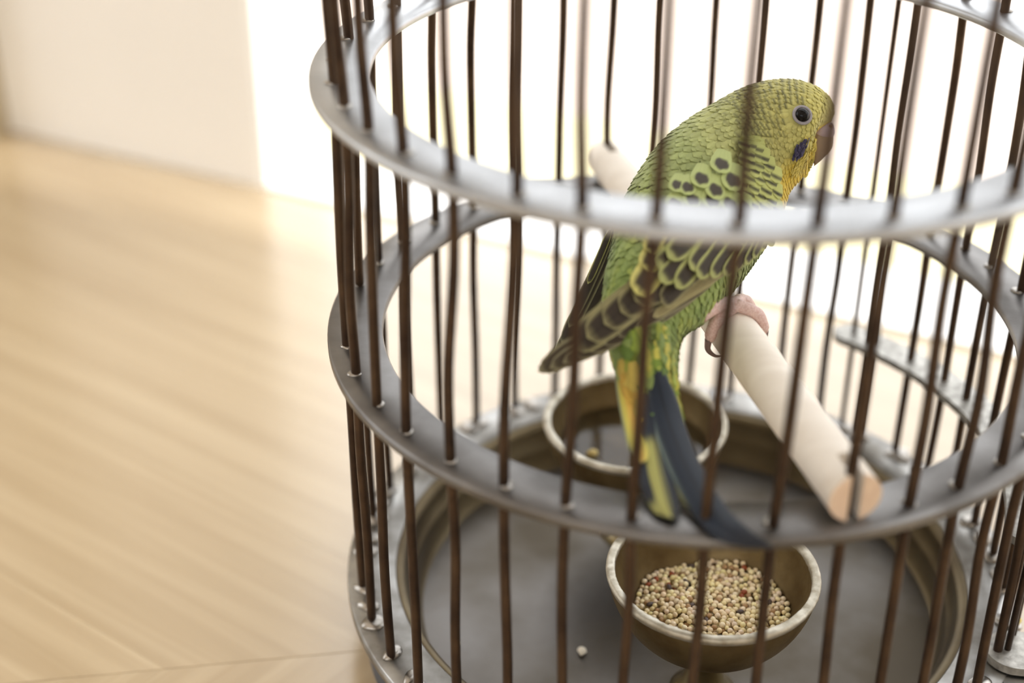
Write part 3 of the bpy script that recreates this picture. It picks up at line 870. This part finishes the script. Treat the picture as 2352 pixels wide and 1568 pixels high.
def quill_col(dark, edge, ew=0.22, side=0, tipw=0.06, shaft=0.5):
    d_, e_ = lin(dark), lin(edge)
    def f_(s, t):
        k = smooth(1-ew*1.6, 1-ew*0.5, np.abs(t))
        if side > 0: k = np.where(t > 0, k, k*0.25)
        if side < 0: k = np.where(t < 0, k, k*0.25)
        k = np.maximum(k, smooth(1-tipw*1.8, 1-tipw*0.6, s))
        c = mix2(np.broadcast_to(d_, s.shape+(3,)).copy(), e_, k)
        c = mix2(c, d_*0.5, np.exp(-(t/0.06)**2)*shaft)
        c = c*(1+0.06*np.sin(s*40+t*6))[..., None]
        return c
    return f_
def spot_col(dark, base, s0=0.62, rs=0.20, rt=0.62):
    d_, e_ = lin(dark), lin(base)
    def f_(s, t):
        r_ = np.sqrt(((s-s0)/rs)**2+(t/rt)**2) + 0.10*np.sin(t*7+s*5)
        c = np.broadcast_to(e_, s.shape+(3,)).copy()*(0.94+0.10*s+0.04*np.sin(t*14))[..., None]
        return mix2(c, d_, smooth(1.15, 0.80, r_))
    return f_
def covert_col(dark, edge, ew=0.3, d0=0.1, d1=0.78):
    d_, e_ = lin(dark), lin(edge)
    def f_(s, t):
        k = smooth(1-ew, 1-ew*0.45, np.abs(t))
        k = np.maximum(k, smooth(d1-0.06, d1+0.06, s)); k = np.maximum(k, smooth(d0+0.05, d0-0.05, s))
        c = mix2(np.broadcast_to(d_, s.shape+(3,)).copy(), e_, k)
        return c*(1+0.05*np.sin(s*30+t*9))[..., None]
    return f_

# primaries: long brown blades along the lower edge, tip at lower left
prim = [((1600, 640), (1430, 735), (1235, 854), 27), ((1606, 646), (1440, 745), (1262, 845), 22), ((1612, 650), (1455, 748), (1292, 833), 20),
        ((1616, 652), (1465, 750), (1322, 820), 19), ((1620, 654), (1480, 746), (1352, 806), 17), ((1622, 656), (1500, 738), (1385, 790), 16),
        ((1626, 654), (1520, 718), (1420, 772), 15), ((1632, 652), (1545, 702), (1460, 752), 14)]
for k, (a_, b_, c_, hw) in enumerate(prim):
    px_feather('primary_feather', wing, [a_, b_, c_], hw, quill_col((66, 56, 44), (158, 152, 118), 0.16, 0, 0.03), 0.0+k*0.0025, 0.0+k*0.0025, wing_n, shape=sh_long)
# pale outer webs on the leading edge
for k, (a_, b_, c_, hw) in enumerate([((1650, 636), (1570, 682), (1500, 728), 12), ((1668, 622), (1590, 664), (1525, 704), 12)]):
    o = px_feather('primary_feather', wing, [a_, b_, c_], hw, quill_col((150, 140, 98), (176, 168, 120), 0.2, 0, 0.05, 0.2), 0.020+k*0.002, 0.020+k*0.002, wing_n)
    o['label'] = 'pale outer feather at the wing edge'
# secondaries with rounded pale edged tips, stepping down the wing
sec = [((1560, 612), (1430, 705), (1318, 800), 36), ((1568, 612), (1460, 690), (1348, 776), 35), ((1575, 608), (1480, 672), (1388, 744), 34),
       ((1582, 600), (1500, 656), (1426, 716), 33), ((1590, 596), (1520, 640), (1458, 690), 31), ((1600, 600), (1540, 640), (1492, 690), 26), ((1620, 605), (1570, 645), (1520, 695), 24)]
for k, (a_, b_, c_, hw) in enumerate(sec):
    px_feather('secondary_feather', wing, [a_, b_, c_], hw, quill_col((58, 50, 40), (168, 162, 116), 0.15, 0, 0.035), 0.020+k*0.004, 0.020+k*0.004, wing_n)
# tertials at the back edge with broad yellow margins
for k, (a_, b_, c_, hw) in enumerate([((1560, 540), (1505, 610), (1462, 676), 32), ((1545, 520), (1508, 572), (1484, 622), 26), ((1535, 505), (1510, 540), (1492, 582), 22)]):
    o = px_feather('tertial_feather', wing, [a_, b_, c_], hw, quill_col((62, 52, 40), (206, 200, 118), 0.34, 0, 0.08), 0.050+k*0.004, 0.050+k*0.004, wing_n)
    o['label'] = 'dark feather with broad yellow margin'
# greater coverts
gc = [((1592, 548), (1552, 580), (1510, 612), 26), ((1600, 560), (1560, 606), (1516, 646), 26), ((1622, 566), (1588, 616), (1552, 660), 24),
      ((1610, 520), (1576, 556), (1534, 592), 26), ((1645, 540), (1616, 582), (1586, 618), 24), ((1660, 556), (1632, 600), (1602, 636), 22),
      ((1684, 562), (1660, 600), (1634, 636), 19), ((1704, 562), (1684, 600), (1662, 632), 16), ((1724, 558), (1708, 590), (1690, 622), 14), ((1742, 550), (1728, 580), (1712, 608), 12), ((1756, 540), (1744, 568), (1730, 592), 10)]
for k, (a_, b_, c_, hw) in enumerate(gc):
    o = px_feather('covert_feather', wing, [a_, b_, c_], hw, covert_col((56, 48, 36), (168, 172, 106), 0.44, 0.0, 0.86), 0.056+k*0.0022, 0.066+k*0.0022, wing_n, rows=18, cols=11, shape=sh_round)
# rows of pale coverts with a dark spot
mc = [((1590, 470), (1574, 510), 22), ((1630, 475), (1612, 520), 24), ((1668, 480), (1650, 528), 24), ((1702, 486), (1686, 534), 22), ((1732, 490), (1718, 536), 20), ((1756, 492), (1744, 534), 16),
      ((1560, 440), (1543, 482), 22), ((1552, 484), (1534, 524), 22), ((1600, 428), (1584, 474), 22), ((1642, 428), (1630, 478), 24), ((1684, 436), (1670, 486), 24), ((1718, 444), (1706, 492), 20),
      ((1562, 398), (1550, 440), 18), ((1590, 402), (1572, 446), 20), ((1618, 376), (1606, 430), 24), ((1652, 402), (1638, 456), 24), ((1692, 376), (1676, 436), 26), ((1664, 344), (1652, 396), 25)]
for k, (a_, c_, hw) in enumerate(mc):
    big_spot = spot_col((58, 50, 34), (174, 186, 116), 0.62, 0.25, 0.72)
    px_feather('covert_feather', wing, [a_, ((a_[0]+c_[0])/2, (a_[1]+c_[1])/2), c_], hw, big_spot, 0.010+k*0.0002, 0.016+k*0.0005,
               lambda x, y: max(wing_n(x, y)+0.05, near_surface(x, y)[0]), rows=18, cols=13, shape=sh_round)
# shoulder: small barred feathers running down from the neck
ls = Feathers()
def sh_n(x, y): return max(near_surface(x, y)[0]+0.010, wing_n(x, y)+0.012)
for r_ in range(13):
    y0 = 318 + r_*18.5
    x1 = np.interp(y0, [320, 360, 420, 480, 550], [1752, 1790, 1803, 1798, 1768])
    x0 = np.interp(y0, [320, 360, 420, 480, 550], [1712, 1708, 1694, 1690, 1690])
    nq = 4
    for q in range(nq):
        x = x0 + (x1-x0)*(q + 0.15 + 0.5*(r_ % 2))/nq + random.uniform(-3, 3); y = y0 + random.uniform(-3, 3) + (x-1750)*0.28
        if x > x1: continue
        ddx, ddy = -0.16, 1.0
        L_ = random.uniform(34, 38)
        kk_ = random.uniform(0.8, 1)
        ph_ = random.uniform(-.06, .06)
        def cf(s, t, kk_=kk_, ph_=ph_):
            base = np.broadcast_to(lin((194, 200, 122)) if r_ > 2 else lin((180, 186, 112)), s.shape+(3,)).copy()
            return mix2(base, C_BLACK, (np.exp(-((s-0.66-ph_+0.06*t*t)/0.125)**4)*kk_)*(1-0.15*np.abs(t)))
        px_feather('x', None, [(x, y), (x+ddx*L_/2, y+ddy*L_/2), (x+ddx*L_, y+ddy*L_)], random.uniform(14, 19), cf, 0.004, 0.008+0.0003*r_, sh_n, rows=14, cols=7, shape=sh_round, acc=ls)
o = ls.build('shoulder_feathers', M_PLUME, wing); o['kind'] = 'stuff'

# far wing, seen edge on behind the rump
def far_n(px, py): return float(np.interp(py, [500, 640, 820], [-0.10, 0.0, 0.12]))
upf = catmull([(1440, 470), (1403, 526), (1376, 580), (1346, 650), (1312, 722), (1290, 772), (1268, 826)], 40)
lof = catmull([(1462, 500), (1440, 560), (1416, 620), (1392, 664), (1350, 722), (1318, 764), (1275, 830)], 40)
fwing = sheet(upf, lof, far_n, 0.03, M_QUILL, 'wing', bird, lin((50, 42, 32)))
fwing['label'] = 'far wing, dark, seen edge on behind the rump'
for k, (a_, b_, c_, hw) in enumerate([((1420, 560), (1360, 690), (1274, 826), 20), ((1408, 545), (1356, 660), (1290, 790), 16), ((1404, 534), (1358, 640), (1306, 752), 12), ((1402, 528), (1380, 582), (1350, 652), 8)]):
    e_ = (150, 146, 110) if k < 3 else (200, 200, 120)
    px_feather('primary_feather', fwing, [a_, b_, c_], hw, quill_col((48, 40, 30), e_, 0.14, 0, 0.03), 0.004+0.004*k, 0.004+0.004*k, far_n)
# dark spots of the far wing's coverts on the back edge
for (x, y, hw) in ((1484, 392, 9), (1474, 424, 10), (1492, 420, 11)):
    px_feather('covert_feather', fwing, [(x+7, y-18), (x, y), (x-9, y+20)], hw, spot_col((58, 50, 34), (172, 186, 106), 0.6, 0.3, 0.8), 0.006, 0.009,
               lambda a_, b_: near_surface(a_, b_)[0], rows=12, cols=9, shape=sh_round)

# ---- tail: long graduated feathers bent over the front of the middle hoop
def tail_pt(px, py, z):
    d = cF + cR*(px-1176)/FPX - cU*(py-784)/FPX
    return CAM_C + d*((z-CAM_C[2])/d[2])
def tail_feather(pts, hw, colfn, shape=sh_long, label=None, camber=0.25):
    P = np.array([tail_pt(*q) for q in pts]); cl = catmull(P, 30)
    tg = np.gradient(cl, axis=0); tg /= np.linalg.norm(tg, axis=1)[:, None]
    nn = []
    for i in range(30):
        k = NEAR*0.75+np.array([0, 0, 0.6]); k = k - tg[i]*(k @ tg[i]); nn.append(k/np.linalg.norm(k))
    Pg, C_, UV = blade(cl, np.array(nn), hw*PXU*0.92, camber, colfn, 30, 13, shape)
    g_ = Feathers(); g_.grid(Pg, C_, UV)
    o = g_.build('tail_feather', M_QUILL, bird)
    sm = o.modifiers.new('t', 'SOLIDIFY'); sm.thickness = 0.0004
    if label: o['label'] = label
    return o
def navy(patch=None, edge=(150, 170, 160)):
    n_, p_, e_ = lin((36, 44, 56)), lin((168, 166, 96)), lin(edge)
    def f_(s, t):
        c = np.broadcast_to(n_, s.shape+(3,)).copy()
        c = mix2(c, lin((30, 32, 38)), smooth(0.55, 0.9, s))
        if patch:
            s0, s1, t0, t1 = patch
            k = smooth(s0-0.05, s0+0.05, s)*smooth(s1+0.05, s1-0.05, s)*smooth(t0-0.2, t0+0.2, t)*smooth(t1+0.2, t1-0.2, t)
            c = mix2(c, p_, k)
        c = mix2(c, e_, smooth(0.78, 1.0, t)*smooth(0.55, 0.35, s)*0.8)
        c = mix2(c, lin((22, 24, 30)), np.exp(-(t/0.08)**2)*0.7)
        return c
    return f_
def orange(s, t):
    c = np.broadcast_to(lin((206, 196, 92)), s.shape+(3,)).copy()
    c = mix2(c, lin((220, 178, 84)), smooth(-0.7, 0.0, -np.abs(t+0.2))*0.0+smooth(0.7, 0.1, np.abs(t+0.1)))
    return mix2(c, lin((120, 130, 110)), smooth(0.6, 1.0, t))
tail_feather([(1432, 830, .135), (1440, 900, .090), (1456, 980, .060), (1476, 1062, .045)], 24, orange, label='orange yellow outer tail feather')
tail_feather([(1470, 860, .120), (1478, 960, .062), (1490, 1080, .034), (1525, 1185, .018)], 26, navy((0.9, 1.0, -1, 1)), label='short slate tail feather')
tail_feather([(1484, 870, .125), (1498, 980, .064), (1518, 1090, .038), (1544, 1190, .022)], 30, navy((0.42, 1.1, -0.15, 0.9)), label='navy tail feather with yellow patch')
tail_feather([(1500, 850, .145), (1528, 960, .074), (1575, 1090, .044), (1632, 1170, .030)], 42, navy((0.72, 0.95, 0.3, 0.8)), label='broad navy tail feather')
tail_feather([(1505, 846, .150), (1530, 950, .082), (1580, 1080, .052), (1650, 1190, .034), (1710, 1232, .026), (1782, 1258, .020)], 36, navy(None), sh_point, label='longest dark tail feather, bent round to the right')
# green and yellow feathers sheathing the tail root
tc_ = Feathers()
def root_n(x, y): return near_surface(min(max(x, 1405), 1555), min(y, 925))[0]+0.012 if y < 925 else near_surface(x, 925)[0]+0.012+0.0011*(y-925)
for q in range(70):
    y = random.uniform(735, 900); t = random.random(); xl = np.interp(y, [735, 860, 930], [1395, 1424, 1452]); xr = np.interp(y, [735, 860, 930], [1556, 1552, 1556])
    x = xl+(xr-xl)*t; L_ = random.uniform(50, 85)
    pick = random.choice([(150, 172, 72), (128, 152, 62), (172, 184, 84), (206, 200, 90), (110, 136, 66), (140, 160, 90)])
    if t < 0.25 and y > 820: pick = random.choice([(212, 190, 96), (216, 180, 84)])
    pc_ = lin(pick)
    cf = lambda s, t, pc_=pc_: pc_*(1-0.25*np.abs(t)**2)[..., None]*(0.9+0.2*s)[..., None]
    px_feather('x', None, [(x, y), (x+4+8*(0.5-t), y+L_/2), (x+10+14*(0.5-t), y+L_)], random.uniform(9, 15), cf, 0.0+0.0002*q, 0.006+0.0002*q, root_n, rows=9, cols=5, shape=sh_round, acc=tc_)
o = tc_.build('tail_coverts', M_PLUME, bird); o['kind'] = 'stuff'

# ---- face: eye, cheek patch, cere, beak
ne, _, _ = near_surface(*EYE)
def ball(name, c, r, mt, parent, squash=None, axis=None):
    vv = ico2_v*r
    if squash is not None:
        vv = vv - np.outer(vv @ axis, axis)*(1-squash)
    return link(name, [W(q) for q in (vv+c)], ico2_f, mt, parent)
bm = bmesh.new(); bmesh.ops.create_icosphere(bm, subdivisions=3, radius=1.0)
ico2_v = np.array([v_.co[:] for v_ in bm.verts]); ico2_f = [tuple(x.index for x in q.verts) for q in bm.faces]; bm.free()
en = samp(NRM, near_surface(*EYE)[1], near_surface(*EYE)[2]); en /= np.linalg.norm(en)
ec = at(EYE[0], EYE[1], ne)
eye = ball('eye', ec-en*0.002, 18.5*PXU, M_EYE, bird)
# eye ring as a torus about the eye axis
ax = en; ux = np.cross(ax, [0, 0, 1]); ux /= np.linalg.norm(ux); uy = np.cross(ax, ux)
v = []; f = []
for i in range(40):
    a_ = 2*math.pi*i/40
    for j in range(10):
        b_ = 2*math.pi*j/10
        rr = (20.5+4.0*math.cos(b_))*PXU
        v.append(ec+ux*rr*math.cos(a_)+uy*rr*math.sin(a_)+ax*(0.003+3.2*PXU*math.sin(b_)))
for i in range(40):
    for j in range(10): f.append((i*10+j, ((i+1) % 40)*10+j, ((i+1) % 40)*10+(j+1) % 10, i*10+(j+1) % 10))
link('eye_ring', [W(q) for q in v], f, M_EYERING, eye)

fc = Feathers()
C_VIO = lin((74, 70, 100))
for q in range(34):   # violet cheek patch feathers
    t = random.random(); x = 1851 - 22*t + random.uniform(-8, 8); y = 326 + 28*t + random.uniform(-6, 6)
    cf = lambda s, t, k=random.uniform(.75, 1.15): np.broadcast_to(C_VIO*k, s.shape+(3,)).copy()
    px_feather('x', None, [(x+3, y-6), (x, y+4), (x-4, y+15)], 4.5, cf, 0.010, 0.016, lambda a_, b_: near_surface(a_, b_)[0], rows=6, cols=5, shape=sh_round, acc=fc)
o = fc.build('cheek_patch', M_PLUME, bird); o['label'] = 'violet cheek patch'
fc = Feathers()
for q in range(260):   # soft yellow feathers of the face and bib, partly over the beak edge
    t = random.random(); x = np.interp(t, [0, .5, 1], [1872, 1866, 1848])+random.uniform(-26, 4); y = 318+70*t+random.uniform(-8, 8)
    if (x-EYE[0])**2+(y-EYE[1])**2 < 36**2: continue
    if abs(x-(1851-22*(y-326)/28)) < 15 and 318 < y < 362: continue
    cc_ = lin((222, 206, 108))*random.uniform(.85, 1.1)
    cf = lambda s, t, cc_=cc_: np.broadcast_to(cc_, s.shape+(3,)).copy()
    px_feather('x', None, [(x, y), (x-1, y+9), (x-5+random.uniform(-3, 3), y+20)], 3.6, cf, 0.004, 0.014, lambda a_, b_: near_surface(a_, b_)[0], rows=6, cols=5, shape=sh_round, acc=fc)
o = fc.build('bib_feathers', M_PLUME, bird); o['kind'] = 'stuff'

# beak: curved lofted hook
def loft(name, secs, mt, parent, n=24):
    """secs: (px, py, half_x_px, dirx, diry, half_depth_px) cross sections"""
    v = []; f = []
    for (x, y, h, dx, dy, hd) in secs:
        for j in range(n):
            a_ = 2*math.pi*j/n
            v.append(at(x+dx*h*math.cos(a_), y+dy*h*math.cos(a_), -0.17+hd*PXU*math.sin(a_)))
    m = len(secs)
    for i in range(m-1):
        for j in range(n): f.append((i*n+j, i*n+(j+1) % n, (i+1)*n+(j+1) % n, (i+1)*n+j))
    f += [tuple(reversed(range(n))), tuple(range((m-1)*n, m*n))]
    return link(name, [W(q) for q in v], f, mt, parent)
bk = catmull(np.array([(1890, 296, 24, .96, .28, 24), (1887, 318, 27, .99, .10, 24), (1886, 340, 25, 1, -.05, 21), (1884, 358, 19, .95, -.3, 16), (1879, 372, 11, .85, -.5, 9), (1872, 380, 4.5, .8, -.6, 4), (1866, 384, 1.2, .8, -.6, 1.2)], float), 26)
beak = loft('beak', bk, M_BEAK, bird)
lb = catmull(np.array([(1868, 352, 10, .95, .3, 12), (1866, 364, 9, .95, .1, 10), (1864, 374, 6, .9, 0, 7), (1862, 380, 2, .9, 0, 2)], float), 12)
loft('lower_beak', lb, M_BEAK, bird)
ce = catmull(np.array([(1906, 280, 7, .9, .4, 10), (1902, 288, 15, .93, .36, 19), (1895, 298, 23, .95, .3, 27), (1890, 308, 24.5, .97, .22, 27), (1889, 316, 21, .98, .18, 22)], float), 16)
cere = loft('cere', ce, M_CERE, bird)
ball('nostril', at(1907, 290, -0.150), 4.2*PXU, M_NOSTRIL, cere)
v, f = tube([at(1907+6*math.cos(q), 290+7*math.sin(q), -0.148) for q in np.linspace(0, 2*math.pi, 20)], 2.2*PXU, 8)
link('nostril_rim', [W(q) for q in v], f, M_CERE, cere)

# ---- feet gripping the perch
def wrap(t, ang, lift):        # a point around the dowel: t along, ang from the top towards +ps side
    return pc + pd*t + (PR+lift)*(ps*math.sin(ang)+pu*math.cos(ang))
# toes wrap the dowel; ps points to the left/near side or the right/far side of the picture
tf = None
def foot(tc0, legtop, name):
    # tc0: dowel coordinate of the foot
    g_ = Geo()
    ank = wrap(tc0-0.01, 0.0, 0.020)
    v, f = tube(catmull([legtop, legtop*0.5+ank*0.5+np.array([0, 0, 0.012]), ank], 14), np.linspace(0.026, 0.019, 14), 14); g_.add(v, f)
    for (dt0, dt1, sgn, a_end, r0) in ((0.010, 0.030, 1, 1.60, 0.0185), (0.012, 0.018, -1, 1.62, 0.0185), (-0.03, -0.075, 1, 0.9, 0.016), (-0.03, -0.070, -1, 1.3, 0.017)):
        pts = [wrap(tc0+dt0*0.3, 0.0, 0.020)]
        for q in np.linspace(0.25, 1, 6):
            pts.append(wrap(tc0+dt0+(dt1-dt0)*q, sgn*a_end*q, 0.016-0.003*q))
        c_ = catmull(pts, 20); rad = r0*np.interp(np.linspace(0, 1, 20), [0, .3, .45, .7, .85, 1], [1.0, .95, 1.05, .86, .92, .62])
        v, f = tube(c_, rad, 14); g_.add(v, f)
    o = link(name, [W(q) for q in g_.v], g_.f, M_FOOT, bird)
    rm = o.modifiers.new('r', 'REMESH'); rm.mode = 'VOXEL'; rm.voxel_size = 0.00035; rm.use_smooth_shade = True
    smm = o.modifiers.new('s', 'SMOOTH'); smm.iterations = 3
    # claws
    for (dt1, sgn, a_end) in ((0.030, 1, 1.60), (0.018, -1, 1.62), (-0.070, -1, 1.3)):
        pts = [wrap(tc0+dt1, sgn*(a_end-0.08), 0.018), wrap(tc0+dt1*1.05, sgn*(a_end+0.28), 0.022), wrap(tc0+dt1*1.1, sgn*(a_end+0.62), 0.014), wrap(tc0+dt1*1.1, sgn*(a_end+0.85), 0.002)]
        v, f = tube(catmull(pts, 14), np.linspace(0.011, 0.0015, 14), 10)
        link('claw', [W(q) for q in v], f, M_CLAW, o)
    return o
foot(0.225, at(1606, 722, 0.07), 'foot')
foot(-0.13, at(1560, 650, -0.02), 'foot')
